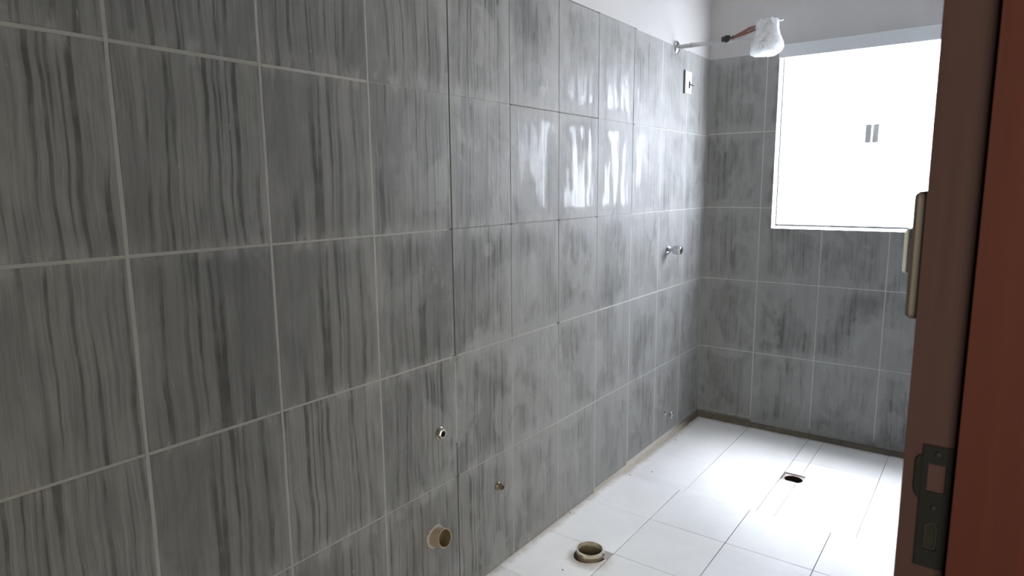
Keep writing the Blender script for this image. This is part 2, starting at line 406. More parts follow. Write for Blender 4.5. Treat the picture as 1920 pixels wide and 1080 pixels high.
for k in range(len(JY) - 1):
    for rw in range(5):
        a0, a1 = JY[k] + wj(k) / 2, JY[k + 1] - wj(k + 1) / 2
        b0, b1 = ROWS[rw] + wh(rw, k) / 2, ROWS[rw + 1] - wh(rw + 1, k) / 2
        if rw == 4: b1 = TOP - .004 + random.uniform(-.002, .003)
        if rw == 0 and JY[k] < 1.12: b0 = .028 - .012 * (k == 3)
        j = lambda: random.uniform(-.0007, .0007)
        ol = [(a0 + j(), b0 + j()), (a1 + j(), b0 + j()), (a1 + j(), b1 + j()), (a0 + j(), b1 + j())]
        bm = prism(ol, (-T, 0, 0), (0, -1, 0), (0, 0, 1), (1, 0, 0), T + random.uniform(0, .0005), .0006, uvc=((a0 + a1) / 2, (ROWS[rw] + ROWS[rw + 1]) / 2))
        obj('tile', bm, M_TILE, wall_left)
# joints filled flush with light grout stand out as pale lines
for k, z0, z1 in ((1, .03, 2.27), (2, .03, 2.27), (3, .03, 1.37), (4, .02, .92), (5, .0, .68), (6, .0, .90), (7, .62, .90), (8, .0, 2.26), (9, .0, 2.27), (10, .0, 2.27), (11, .0, 2.27)):
    w_ = wj(k) / 2 + (.0002 if k < 8 else 0); n = int((z1 - z0) / .06)
    R_ = [(JY[k] + w_ + random.uniform(-.0006, .0004), z0 + (z1 - z0) * i / n) for i in range(n + 1)]
    L_ = [(JY[k] - w_ - random.uniform(-.0006, .0004), z0 + (z1 - z0) * i / n) for i in range(n + 1)]
    obj('grout_line', prism(R_ + L_[::-1], (-T, 0, 0), (0, -1, 0), (0, 0, 1), (1, 0, 0), T + .0001, 0), M_GROUT, wall_left)
def cut(a0, a1, b0, b1, hx0, hx1, hz0, hz1):
    """tile rectangle minus the window opening -> outline"""
    if a1 <= hx0 or a0 >= hx1 or b1 <= hz0 or b0 >= hz1: return [(a0, b0), (a1, b0), (a1, b1), (a0, b1)]
    if a0 >= hx0 - .01 and a1 <= hx1 + .01:
        return None if b0 >= hz0 else [(a0, b0), (a1, b0), (a1, hz0), (a0, hz0)]
    if a0 < hx0:
        if b0 >= hz0: return [(a0, b0), (hx0, b0), (hx0, b1), (a0, b1)]
        return [(a0, b0), (a1, b0), (a1, hz0), (hx0, hz0), (hx0, b1), (a0, b1)]
    return [(a0, b0), (a1, b0), (a1, b1), (a0, b1)]
JX = [0, .345, .698, 1.043, 1.390, W]
FR = [.012, .468, .920, 1.373, 1.826, TOP + .004]
for k in range(5):
    for rw in range(5):
        a0, a1 = JX[k] + (.0025 if k else .001), JX[k + 1] - (.0025 if k < 4 else 0)
        b0, b1 = FR[rw] + (.0024 if rw else 0), FR[rw + 1] - .0024
        if rw == 0: b0 = .012 + .03 * (k == 0)
        if rw == 4: b1 = TOP - .003
        ol = cut(a0, a1, b0, b1, WX0, WX1, WZ0, 9)
        if not ol: continue
        bm = prism(ol, (0, T, 0), (1, 0, 0), (0, 0, 1), (0, -1, 0), T + random.uniform(0, .0005), .0006, uvc=((a0 + a1) / 2, (FR[rw] + FR[rw + 1]) / 2))
        # other pattern lookups; heavier pale film brightens this backlit wall by colour
        lay = bm.loops.layers.uv['metres']
        for f_ in bm.faces:
            for l in f_.loops: l[lay].uv = (l[lay].uv[0] - 7.3, l[lay].uv[1] + 3.1)
        obj('tile', bm, M_TILE, wall_far)
for wall, o_, U_, N_, cols in ((wall_right, (W + T, 0, 0), (0, -1, 0), (-1, 0, 0), [(JY[i], min(JY[i + 1], 3.40)) for i in range(10)] + [(4.40, 4.74), (4.74, 5.08)]),
                               (wall_near, (0, YN, 0), (1, 0, 0), (0, 1, 0), [(JX[i], JX[i + 1]) for i in range(5)])):
    for (a0, a1) in cols:
        if a1 - a0 < .03: continue
        for rw in range(5):
            b0, b1 = ROWS[rw] + .0025, ROWS[rw + 1] - .0025
            if rw == 4: b1 = TOP - .003
            bm = prism([(a0 + .0025, b0), (a1 - .0025, b0), (a1 - .0025, b1), (a0 + .0025, b1)], o_, U_, (0, 0, 1), N_, T, .0006, uvc=((a0 + a1) / 2, (b0 + b1) / 2))
            lay = bm.loops.layers.uv['metres']
            for f_ in bm.faces:
                for l in f_.loops: l[lay].uv = (l[lay].uv[0] + 17.3, l[lay].uv[1])
            obj('tile', bm, M_TILE, wall)

# floor: slab with two real holes, then tiles ------------------------
LOW = -.020        # shower end lies a step lower
DRX, DRY, DRS = .757, -.622, .052       # shower drain centre / half side
TX, TY, TR = .262, -1.912, .0555        # closet pipe
def slab_cells(xs, ys, skip, z0, z1, bm):
    for i in range(len(xs) - 1):
        for j_ in range(len(ys) - 1):
            cx, cy = (xs[i] + xs[i + 1]) / 2, (ys[j_] + ys[j_ + 1]) / 2
            if skip(cx, cy): continue
            box(bm, xs[i], xs[i + 1], ys[j_], ys[j_ + 1], z0, z1)
bm = bmesh.new()
STEP = -1.140
slab_cells([-.0, DRX - DRS, DRX + DRS, W], [STEP, DRY - DRS, DRY + DRS, 0.0], lambda x, y: abs(x - DRX) < DRS and abs(y - DRY) < DRS, -.25, LOW - .003, bm)
slab_cells([-.0, TX - .066, TX + .066, W], [YN, TY - .066, TY + .066, STEP], lambda x, y: abs(x - TX) < .066 and abs(y - TY) < .066, -.25, -.003, bm)
box(bm, W, 3.3, YN, DY1 + .6, -.25, -.003)
floor = tag(obj('floor', bm, M_FJOINT), kind='structure')
def ftile(ol, zt, c=.0007):
    b0 = zt - .003
    return obj('tile', prism(ol, (0, 0, b0), (1, 0, 0), (0, 1, 0), (0, 0, 1), .003, c), M_FLOOR, floor)
def rect(x0, x1, y0, y1, g=.0014): return [(x0 + g, y0 + g), (x1 - g, y0 + g), (x1 - g, y1 - g), (x0 + g, y1 - g)]
NX = [.0, .338, .686, 1.034, 1.382, W]
NY = [STEP - .001, -1.495, -1.847, -2.195, -2.543, -2.891, -3.239, -3.587, -3.935, -4.283, -4.631, -4.979, YN]
def hole_tile(x0, x1, y0, y1, cx, cy, rf, zt):
    """floor tile with an irregular hole: quads between the hole ring and the outline"""
    angs = [2 * math.pi * i / 40 for i in range(40)] + [math.atan2(yy - cy, xx - cx) % (2 * math.pi) for xx in (x0, x1) for yy in (y0, y1)]
    angs = sorted(set(round(a, 5) for a in angs)); bm = bmesh.new(); R = []
    for a in angs:
        c_, s_ = math.cos(a), math.sin(a)
        tx = ((x1 if c_ > 0 else x0) - cx) / c_ if abs(c_) > 1e-6 else 1e9
        ty = ((y1 if s_ > 0 else y0) - cy) / s_ if abs(s_) > 1e-6 else 1e9
        to = min(tx, ty); ti = min(rf(a), to - .002)
        R.append([bm.verts.new((cx + c_ * q, cy + s_ * q, z)) for q, z in ((to, zt - .003), (to, zt), (ti, zt), (ti, zt - .003))])
    for i in range(len(R)):
        A, B = R[i], R[(i + 1) % len(R)]
        for k in range(4): bm.faces.new((A[k], A[(k + 1) % 4], B[(k + 1) % 4], B[k]))
    return obj('tile', bm, M_FLOOR, floor)
for i in range(len(NX) - 1):
    for j_ in range(len(NY) - 1):
        x0, x1, y1, y0 = NX[i], NX[i + 1], NY[j_], NY[j_ + 1]
        if x0 < TX < x1 and y0 < TY < y1:
            g = .0011
            hole_tile(x0 + g, x1 - g, y0 + g, y1 - g, TX, TY, lambda a: .0625 + .003 * math.sin(3 * a + 1) + .006 * max(0, math.cos(a - math.radians(215))), 0)
        else: ftile(rect(x0, x1, y0, y1), 0)
# step riser edge strip
obj('step_edge', boxes((0, W, STEP - .001, STEP + .0035, LOW - .02, -.0008)), M_FLOOR, floor)
LX = [.0, .345, .7008, .784, 1.126, W]
LY = [-.004, -.372, -.714, -1.046, STEP + .004]
for i in range(len(LX) - 1):
    for j_ in range(len(LY) - 1):
        x0, x1, y1, y0 = LX[i], LX[i + 1], LY[j_], LY[j_ + 1]
        if j_ == 1 and i == 2:
            ftile(rect(x0, x1, DRY + DRS, y1), LOW); ftile(rect(x0, x1, y0, DRY - DRS), LOW)
        elif j_ == 1 and i == 3:
            g = .0011; X = DRX + DRS
            ftile([(x0 + g, y0 + g), (x1 - g, y0 + g), (x1 - g, y1 - g), (x0 + g, y1 - g), (x0 + g, DRY + DRS), (X, DRY + DRS), (X, DRY - DRS), (x0 + g, DRY - DRS)], LOW, 0)
        else: ftile([(x0 + .0011, y0 + .0005), (x1 - .0011, y0 + .0005), (x1 - .0011, y1 - .0005), (x0 + .0011, y1 - .0005)], LOW, .0004)
# dirty mortar fillet along the foot of the shower walls
bm = bmesh.new(); random.seed(3)
def fillet(bm, P0, P1, nrm, h0, h1, n=40):
    P0, P1, nrm = Vector(P0), Vector(P1), Vector(nrm); rows = []
    for i in range(n + 1):
        t_ = i / n; p = P0.lerp(P1, t_); w_ = .006 + .008 * random.random(); h_ = (h0 + (h1 - h0) * t_) * (.75 + .5 * random.random())
        rows.append([bm.verts.new(p + Vector((0, 0, h_))), bm.verts.new(p + nrm * w_ * .5 + Vector((0, 0, h_ * .35))), bm.verts.new(p + nrm * w_), bm.verts.new(p - Vector((0, 0, .002)))])
    for A, B in zip(rows, rows[1:]):
        for k in range(4): bm.faces.new((A[k], A[(k + 1) % 4], B[(k + 1) % 4], B[k]))
    bm.faces.new(rows[0]); bm.faces.new(rows[-1][::-1])
fillet(bm, (0, -.001, LOW), (W, -.001, LOW), (0, -1, 0), .03, .022)
M_FIL = simple('dirty_mortar', (.15, .125, .10), .95, 0., .45, 22, .003)
tag(obj('mortar_fillet', bm, M_FIL, wall_far))
bm = bmesh.new(); fillet(bm, (-.001, -.0, LOW), (-.001, STEP, LOW), (1, 0, 0), .030, .022)
M_FIL2 = NB('mortar_fillet_left'); _p = M_FIL2.n('ShaderNodeNewGeometry').outputs['Position']
_c = M_FIL2.mixc(M_FIL2.ramp(M_FIL2.sep(_p)[1], -.40, -.12), (.62, .57, .50), (.13, .09, .065)); _n = M_FIL2.noise(_p, 30, 4, .7)
M_FIL2 = M_FIL2.fin(M_FIL2.mixc(M_FIL2.math('MULTIPLY', _n, .5), _c, (.22, .18, .14)), .95)
tag(obj('mortar_fillet', bm, M_FIL2, wall_left))

# corridor outside the door -----------------------------------------
wall_corridor = tag(obj('wall_corridor', boxes((3.3, 3.42, YN - .15, DY1 + .75, -.25, H), (XO, 3.3, DY1 + .6, DY1 + .75, -.25, H), (XO, 3.3, YN - .15, YN, -.25, H)), M_PAINT), kind='structure')
yard = tag(obj('ground', boxes((-9, 10, .16, 16, -.45, -.3)), M_CONC), kind='structure')

# window -------------------------------------------------------------
window = empty('window_1', ((WX0 + WX1) / 2, .02, WZ0)); tag(window, kind='structure')
def wpart(name, bm, mat, par=None, bev=None, smooth=False):
    o = obj(name, bm, mat, None, smooth); par = par or window
    bpy.context.view_layer.update()
    o.parent = par; o.matrix_parent_inverse = par.matrix_world.inverted(); return o
fy0, fy1 = -.004, .040
wpart('top_rail', boxes((WX0, WX1, -.022, fy1, WZ1 - .078, WZ1 - .004), bev=.002), M_ALU)
wpart('bottom_rail', boxes((WX0 + .022, WX1 - .022, -.003, .003, WZ0 + .014, WZ0 + .027), bev=.0008), M_ALU)
wpart('side_rail', boxes((WX0 + .022, WX0 + .030, -.003, .003, WZ0 + .014, WZ1 - .078), bev=.0008), M_ALU)
wpart('side_rail', boxes((WX1 - .030, WX1 - .022, -.003, .003, WZ0 + .014, WZ1 - .078), bev=.0008), M_ALU)
wpart('sill', boxes((WX0, WX1, fy1, .165, WZ0 - .01, WZ0 + .001)), M_CONC)
p1 = wpart('glass_pane', boxes((WX0, .955, .020, .028, WZ0, WZ1 - .078)), M_GLASS)
p2 = wpart('glass_pane', boxes((.830, WX1, .004, .012, WZ0, WZ1 - .078)), M_GLASS)
bm = bmesh.new()
prism([(.886, 1.733), (.915, 1.733), (.915, 1.833), (.886, 1.833)], (0, .004, 0), (1, 0, 0), (0, 0, 1), (0, -1, 0), .010, .0015, bm)
hd = wpart('latch', bm, M_ALU, p2)
bm = prism([(.921, 1.733), (.951, 1.733), (.951, 1.833), (.921, 1.833)], (0, .004, 0), (1, 0, 0), (0, 0, 1), (0, -1, 0), .006, .0015)
wpart('latch_keeper', bm, M_WHITE, p2)

# door frame -----------------------------------------------------------
door = empty('door_1', (W, DY1, 0)); tag(door, kind='structure')
def jprof(y0, sgn):
    # outline in (x, y): rebate on the bathroom side, stop towards the corridor
    st = .013
    return [(W - .001, y0), (W + .0385, y0), (W + .0385, y0 - sgn * st), (W + .0865, y0 - sgn * st), (W + .092, y0 - sgn * (st - .004)),
            (W + .094, y0), (XO + .006, y0), (XO + .006, y0 + sgn * JT), (W - .001, y0 + sgn * JT)]
def dpart(name, bm, mat, par=None, smooth=False):
    o = obj(name, bm, mat, None, smooth); par = par or door
    bpy.context.view_layer.update()
    o.parent = par; o.matrix_parent_inverse = par.matrix_world.inverted(); return o
def jamb(y0, sgn):
    bm = prism(jprof(y0, sgn), (0, 0, -.003), (1, 0, 0), (0, 1, 0), (0, 0, 1), DZ + JT + .003, 0)
    for f_ in bm.faces:
        c_ = f_.calc_center_median()
        if c_.x < W + .0386 and abs(c_.y - y0) < .002 or (c_.x < W): f_.material_index = 1
    return dpart('jamb', bm, [M_WOOD, M_WOODR])
jamb_far = jamb(DY1, 1); jamb_near = jamb(DY0, -1)
dpart('head_jamb', boxes((W - .001, XO + .006, DY0, DY1, DZ, DZ + JT), (W + .0385, W + .0865, DY0, DY1, DZ - .013, DZ)), M_WOOD)
# strike plate: bar plate with lip, latch opening and bolt opening
def plate_cells(bm, xs, zs, skip, y0, y1):
    for i in range(len(xs) - 1):
        for k in range(len(zs) - 1):
            if skip((xs[i] + xs[i + 1]) / 2, (zs[k] + zs[k + 1]) / 2): continue
            box(bm, xs[i], xs[i + 1], y0, y1, zs[k], zs[k + 1])
sx0, sx1, sz0, sz1 = 1.4625, 1.4855, 1.1685, 1.2835
hx0_, hx1_, hz0_, hz1_ = 1.4672, 1.4808, 1.2405, 1.2665
bx0_, bx1_, bz0_, bz1_ = 1.4680, 1.4785, 1.1855, 1.2130
bm = bmesh.new()
plate_cells(bm, [sx0, hx0_, bx0_, bx1_, hx1_, sx1], [sz0, bz0_, bz1_, hz0_, hz1_, sz1],
            lambda x, z: (hx0_ < x < hx1_ and hz0_ < z < hz1_) or (bx0_ < x < bx1_ and bz0_ < z < bz1_), DY1 - .0018, DY1)
bmesh.ops.remove_doubles(bm, verts=bm.verts, dist=1e-5)
prism([(sx0, 1.2315), (sx0 - .0030, 1.2345), (sx0 - .0055, 1.240), (sx0 - .0055, 1.2690), (sx0 - .003, 1.2725), (sx0, 1.2735)], (0, DY1, 0), (1, 0, 0), (0, 0, 1), (0, -1, 0), .0018, .0004, bm)
sp_ = dpart('strike_plate', bm, M_BLACK); tag(sp_, 'black iron strike plate with curved lip and two openings')
# bolt cup: rounded slot rim, set in the lower opening
bm = bmesh.new()
sl = []
cxs, zt, zb, rr_ = (bx0_ + bx1_) / 2, bz1_ - .0058, bz0_ + .0058, .0049
for i in range(13): a = math.pi * i / 12; sl.append((cxs + rr_ * math.cos(a), zt + rr_ * math.sin(a)))
for i in range(13): a = math.pi + math.pi * i / 12; sl.append((cxs + rr_ * math.cos(a), zb + rr_ * math.sin(a)))
n_ = len(sl); V = []
for (a, b_) in sl:
    k = .74; V.append([bm.verts.new((a, y, b_)) for y in (DY1, DY1 - .0016)] + [bm.verts.new((cxs + (a - cxs) * k, y, (zt + zb) / 2 + (b_ - (zt + zb) / 2) * .9)) for y in (DY1 - .0016, DY1)])
for i in range(n_):
    A, B = V[i], V[(i + 1) % n_]
    for k in range(4): bm.faces.new((A[k], A[(k + 1) % 4], B[(k + 1) % 4], B[k]))
dpart('bolt_cup', bm, M_BLACK2, sp_)
dpart('bolt_recess', boxes((bx0_, bx1_, DY1 - .0004, DY1 + .001, bz0_, bz1_)), M_DARK, sp_)
for zz in (1.2765, 1.2265): 
    bm = bmesh.new(); lathe(bm, [(0, .0016), (.002, .0014), (.0026, .0002), (.0026, 0)], (1.474, DY1 - .0018, zz), (0, -1, 0), 14); dpart('screw', bm, M_BLACK2, sp_, True)

# ------------------------------------------------------------------ things
# light switch by the door
sw = empty('light_switch', (W, DY1 + .045, 1.452)); tag(sw, 'beige rounded light switch plate seen edge-on beside the red wooden door frame', 'switch')
def tp(root, name, bm, mat, par=None, smooth=False):
    o = obj(name, bm, mat, None, smooth); par = par or root
    bpy.context.view_layer.update()
    o.parent = par; o.matrix_parent_inverse = par.matrix_world.inverted(); return o
def rrect(a0, a1, b0, b1, r_, n=6):
    o = []
    for cx, cy, s in ((a1 - r_, b0 + r_, -90), (a1 - r_, b1 - r_, 0), (a0 + r_, b1 - r_, 90), (a0 + r_, b0 + r_, 180)):
        for i in range(n + 1):
            a = math.radians(s + 90 * i / n); o.append((cx + r_ * math.cos(a), cy + r_ * math.sin(a)))
    return o
PY0, PY1, PZ0, PZ1 = DY1 + .006, DY1 + .078, 1.393, 1.5055
bm = prism([(-a, b_) for a, b_ in rrect(PY0, PY1, PZ0, PZ1, .007)], (W + .002, 0, 0), (0, -1, 0), (0, 0, 1), (-1, 0, 0), .0125, .003)
tp(sw, 'cover_plate', bm, M_PLATE)
bm = prism([(-a, b_) for a, b_ in rrect(PY0 + .022, PY1 - .022, 1.431, 1.472, .002)], (W - .0100, 0, 0), (0, -1, 0), (0, 0, 1), (-1, 0, 0), .0075, .002)
tp(sw, 'rocker', bm, M_WHITE)

# outlet plate high by the shower
ou = empty('shower_outlet', (0, -.366, 2.095)); tag(ou, 'white electrical plate with a dark cable hole on the wall below the shower arm', 'outlet')
bm = prism(rrect(.316, .412, 2.035, 2.160, .004), (-.001, 0, 0), (0, -1, 0), (0, 0, 1), (1, 0, 0), .012, .0015)
tp(ou, 'cover_plate', bm, simple('outlet_plastic', (.50, .50, .49), .5, 0., .03, Specular_IOR_Level=.3))
bm = prism(rrect(.412, .4195, 2.033, 2.162, .001, 2), (-.001, 0, 0), (0, -1, 0), (0, 0, 1), (1, 0, 0), .011, .0006)
tag(tp(ou, 'box_edge', bm, simple('dark_box_edge', (.10, .10, .10), .6)), 'dark grey edge of the recessed box')
bm = prism([(.346, 2.068), (.362, 2.068), (.362, 2.105), (.346, 2.105)], (.0105, 0, 0), (0, -1, 0), (0, 0, 1), (1, 0, 0), .0012, 0)
tp(ou, 'cable_hole', bm, M_DARK)
bm = bmesh.new(); tube(bm, [(.010, -.353, 2.092), (.022, -.345, 2.085), (.026, -.328, 2.083)], .0028, 8); tp(ou, 'cable_end', bm, M_TAPE, None, True)

# electric shower on its arm
AY = -.531
sh = empty('electric_shower', (0, AY, 2.266)); tag(sh, 'white electric shower head still wrapped in clear plastic on a long arm above the tiles', 'shower')
bm = bmesh.new(); lathe(bm, [(0, .0), (.034, .0), (.034, .004), (.028, .011), (.014, .014), (.0125, .016), (0, .016)], (-.0005, AY, 2.2675), (1, 0, 0), 32)
tp(sh, 'wall_flange', bm, M_CHROME, None, True)
bm = bmesh.new(); tube(bm, [(.006, AY, 2.2675), (.09, AY, 2.268), (.30, AY, 2.262), (.425, AY, 2.262)], [.0118, .0115, .0095, .0095], 18)
tp(sh, 'arm', bm, M_PIPE, None, True)
bm = bmesh.new(); lathe(bm, [(.0125, 0), (.0135, .002), (.0135, .006), (.0125, .008)], (.082, AY, 2.268), (1, 0, 0), 20); tp(sh, 'arm_collar', bm, M_NICKEL, None, True)
bm = bmesh.new(); lathe(bm, [(.010, 0), (.0175, .002), (.0150, .012), (.0190, .016), (.0200, .030), (.0170, .040), (.010, .042)], (.254, AY, 2.2725), (1, 0, .05), 20)
tp(sh, 'tape_wrap', bm, M_TAPE, None, True)
bm = bmesh.new(); tube(bm, [(.300, AY, 2.272), (.325, AY, 2.284), (.36, AY, 2.296), (.395, AY, 2.312), (.424, AY, 2.318)], [.0045, .0065, .0075, .0085, .006], 8)
tube(bm, [(.33, AY + .004, 2.277), (.37, AY + .004, 2.286), (.405, AY + .002, 2.297), (.424, AY, 2.305)], [.003, .006, .007, .005], 8)
tube(bm, [(.300, AY - .01, 2.270), (.335, AY - .012, 2.276), (.37, AY - .006, 2.293), (.395, AY, 2.29), (.424, AY, 2.300)], .0044, 8)
tag(tp(sh, 'wires', bm, M_RED, None, True), 'reddish connecting wires')
bm = bmesh.new(); lathe(bm, [(0, 0), (.008, .002), (.0085, .018), (.004, .022), (0, .022)], (.3, AY - .004, 2.272), (.9, 0, .35), 14); tp(sh, 'wire_nut', bm, M_TAPE, None, True)
HX = .486
prof = [(0, 2.3385), (.036, 2.3385), (.045, 2.330), (.048, 2.312), (.048, 2.296), (.0515, 2.276), (.060, 2.253), (.068, 2.232), (.070, 2.210), (.064, 2.193), (.052, 2.182), (0, 2.180)]
bm = bmesh.new(); lathe(bm, [(r_, z - 2.0) for r_, z in prof], (HX, AY, 2.0), (0, 0, 1), 40); tp(sh, 'shower_head', bm, M_WHITE, None, True)
# plastic wrap: loose skin with folds, knot at the upper right, tail at the lower left
bm = bmesh.new(); random.seed(11)
wp = [(.046, 2.342), (.052, 2.334), (.0535, 2.315), (.053, 2.296), (.058, 2.274), (.068, 2.250), (.077, 2.226), (.078, 2.206), (.072, 2.190), (.060, 2.176), (.042, 2.167), (.020, 2.163), (0, 2.162)]
seg = 56; ph = [random.uniform(0, 6.28) for _ in range(4)]; rings = []
for i, (r_, z) in enumerate(wp):
    ring = []
    if r_ == 0: rings.append([bm.verts.new((HX, AY, z))]); continue
    for k in range(seg):
        a = 2 * math.pi * k / seg
        q = r_ * (1 + .035 * math.sin(7 * a + ph[0] + i * .5) + .022 * math.sin(13 * a + ph[1] - i * .8) + .015 * math.sin(23 * a + ph[2] + i))
        zz = z + .002 * math.sin(9 * a + ph[3])
        left = max(0, -math.cos(a)) ** 8
        if z < 2.18: zz -= 0
        x = HX + q * math.cos(a); y = AY + q * math.sin(a)
        if 2.165 < z < 2.2: x -= left * .022 * (1 if z < 2.18 else .4)
        ring.append(bm.verts.new((x, y, zz)))
    rings.append(ring)
for P, Q in zip(rings, rings[1:]):
    for k in range(seg):
        if len(Q) == 1: bm.faces.new((P[k], P[(k + 1) % seg], Q[0]))
        else: bm.faces.new((P[k], P[(k + 1) % seg], Q[(k + 1) % seg], Q[k]))
wrap = tp(sh, 'plastic_wrap', bm, M_FILM, None, True)
bm = bmesh.new(); tube(bm, [(.445, AY - .01, 2.178), (.425, AY - .012, 2.182), (.408, AY - .012, 2.175)], [.010, .006, .0035], 9)
tp(sh, 'wrap_tail', bm, M_FILM, wrap, True)
bm = bmesh.new(); tube(bm, [(.530, AY, 2.322), (.541, AY, 2.330), (.552, AY, 2.326), (.560, AY, 2.330)], [.007, .004, .003, .004], 9)
tp(sh, 'wrap_knot', bm, M_FILM, wrap, True)

# shower valve
va = empty('shower_valve', (0, -.575, 1.148)); tag(va, 'chrome shower valve with ribbed cylindrical knob at mid height on the left wall', 'valve')
bm = bmesh.new(); lathe(bm, [(0, 0), (.026, 0), (.0265, .003), (.022, .010), (.015, .016), (.011, .019), (.0105, .030), (.013, .031), (.013, .034), (0, .034)], (-.0005, -.575, 1.148), (1, 0, 0), 32)
tp(va, 'flange', bm, M_CHROME, None, True)
bm = bmesh.new(); seg = 48; rings = []
for r_, d in ((.0, .032), (.019, .032), (.0235, .036), (.0255, .040), (.0255, .074), (.0235, .080), (.019, .083), (.010, .0835), (0, .0835)):
    if r_ == 0: rings.append([bm.verts.new((d, -.575, 1.1485))]); continue
    rings.append([bm.verts.new((d, -.575 + r_ * math.cos(2 * math.pi * k / seg) * (1 - (.09 if (k % 8 in (0, 1)) and r_ > .02 else 0)), 1.1485 + r_ * math.sin(2 * math.pi * k / seg) * (1 - (.09 if (k % 8 in (0, 1)) and r_ > .02 else 0)))) for k in range(seg)])
for P, Q in zip(rings, rings[1:]):
    for k in range(seg):
        j_ = (k + 1) % seg
        if len(P) == 1: bm.faces.new((P[0], Q[k], Q[j_]))
        elif len(Q) == 1: bm.faces.new((P[k], P[j_], Q[0]))
        else: bm.faces.new((P[k], P[j_], Q[j_], Q[k]))
tp(va, 'knob', bm, M_CHROME, None, True)

# small tap with a cross handle
CY, CZ = -.552, .159
ta = empty('wall_tap', (0, CY, CZ)); tag(ta, 'small chrome tap with a cross handle low on the left wall near the corner', 'tap')
bm = bmesh.new(); lathe(bm, [(0, 0), (.013, 0), (.013, .003), (.008, .006), (.0065, .008), (.0062, .034), (.0080, .035), (.0080, .040), (.004, .043), (0, .043)], (-.0005, CY, CZ), (1, 0, 0), 24)
tp(ta, 'stem', bm, M_CHROME, None, True)
cross = bmesh.new()
for a in (12, 102, 192, 282):
    d = Vector((0, math.cos(math.radians(a)), math.sin(math.radians(a)))); c0 = Vector((.042, CY, CZ))
    tube(cross, [c0 + d * .002, c0 + d * .012, c0 + d * .019, c0 + d * .0235, c0 + d * .0258], [.0042, .0036, .0050, .0050, .0025], 12)
lathe(cross, [(0, -.005), (.0075, -.004), (.0085, .002), (.006, .007), (0, .008)], (.042, CY, CZ), (1, 0, 0), 20)
tp(ta, 'cross_handle', cross, M_CHROME, None, True)

# water point, upper: hexagonal fitting with a plug
fa = empty('water_fitting', (0, -2.517, .663)); tag(fa, 'dull metal hexagonal pipe fitting, upper of the two small water outlets in the left wall', 'pipe fitting')
bm = bmesh.new(); lathe(bm, [(.0, 0), (.0225, 0), (.0225, .0045), (.0205, .006), (.0, .006)], (-.0005, -2.517, .665), (1, 0, 0), 28); tp(fa, 'collar', bm, M_NICKEL, None, True)
bm = bmesh.new(); lathe(bm, [(.0, .004), (.0185, .004), (.0185, .016), (.0165, .018), (.0125, .018), (.0115, .010), (0, .010)], (0, -2.517, .665), (1, 0, 0), 6); tp(fa, 'hexagonal_nut', bm, M_NICKEL)
bm = bmesh.new(); lathe(bm, [(.0, .0102), (.0105, .0102), (.0105, .012), (0, .012)], (0, -2.517, .665), (1, 0, 0), 20); tp(fa, 'dark_bore', bm, M_DARK, None, True)
# water point, lower
fb = empty('water_fitting', (0, -2.19, .341)); tag(fb, 'small brassy threaded pipe end, lower right of the two small water outlets', 'pipe fitting')
bm = bmesh.new(); lathe(bm, [(0, 0), (.0175, 0), (.0175, .006), (.0145, .008), (.0135, .010), (0, .010)], (-.0005, -2.192, .342), (1, 0, 0), 24); tp(fb, 'collar', bm, M_BRASS, None, True)
bm = bmesh.new(); lathe(bm, [(.0110, .008), (.0120, .010), (.0110, .012), (.0120, .014), (.0110, .016), (.0120, .018), (.0115, .024), (.0108, .026), (.0080, .026), (.0072, .012), (0, .012)], (0, -2.192, .342), (1, 0, 0), 24); tp(fb, 'threaded_end', bm, M_BRASS, None, True)
bm = bmesh.new(); lathe(bm, [(0, .0122), (.0070, .0122), (.0070, .014), (0, .014)], (0, -2.192, .342), (1, 0, 0), 16); tp(fb, 'dark_bore', bm, M_DARK, None, True)
# grout daubs round the fittings
def daub(name, pts, parent, x=.0):
    bm = prism(pts, (x - .0006, 0, 0), (0, -1, 0), (0, 0, 1), (1, 0, 0), .0022, .0014); return obj(name, bm, M_CEM, parent)
# waste pipe stub
wp_ = empty('waste_pipe', (0, -2.552, .292)); tag(wp_, 'beige plastic waste pipe stub sticking out of the left wall near the floor', 'pipe')
c_ = (0, -2.552, .292)
bm = bmesh.new(); lathe(bm, [(.0340, 0), (.0340, .030), (.0335, .046), (.0325, .050), (.0300, .050), (.0292, .046), (.0288, .006)], (-.0005, c_[1], c_[2]), (1, -.03, .22), 40); tp(wp_, 'pipe_body', bm, M_PVC, None, True)
bm = bmesh.new(); lathe(bm, [(.0286, .046), (.0284, .004), (0, .004)], (0, c_[1], c_[2]), (1, -.03, .22), 40); tag(tp(wp_, 'stained_bore', bm, M_PVCI, None, True), 'olive stained inside of the pipe')
bm = bmesh.new(); random.seed(5); seg = 28
o1 = [(-c_[1] + (.040 + random.uniform(-.002, .008)) * math.cos(2 * math.pi * k / seg), c_[2] + (.040 + random.uniform(-.002, .008)) * math.sin(2 * math.pi * k / seg)) for k in range(seg)]
prism(o1, (-.0005, 0, 0), (0, -1, 0), (0, 0, 1), (1, 0, 0), .003, .0018, bm); tp(wp_, 'grout_collar', bm, M_CEM)

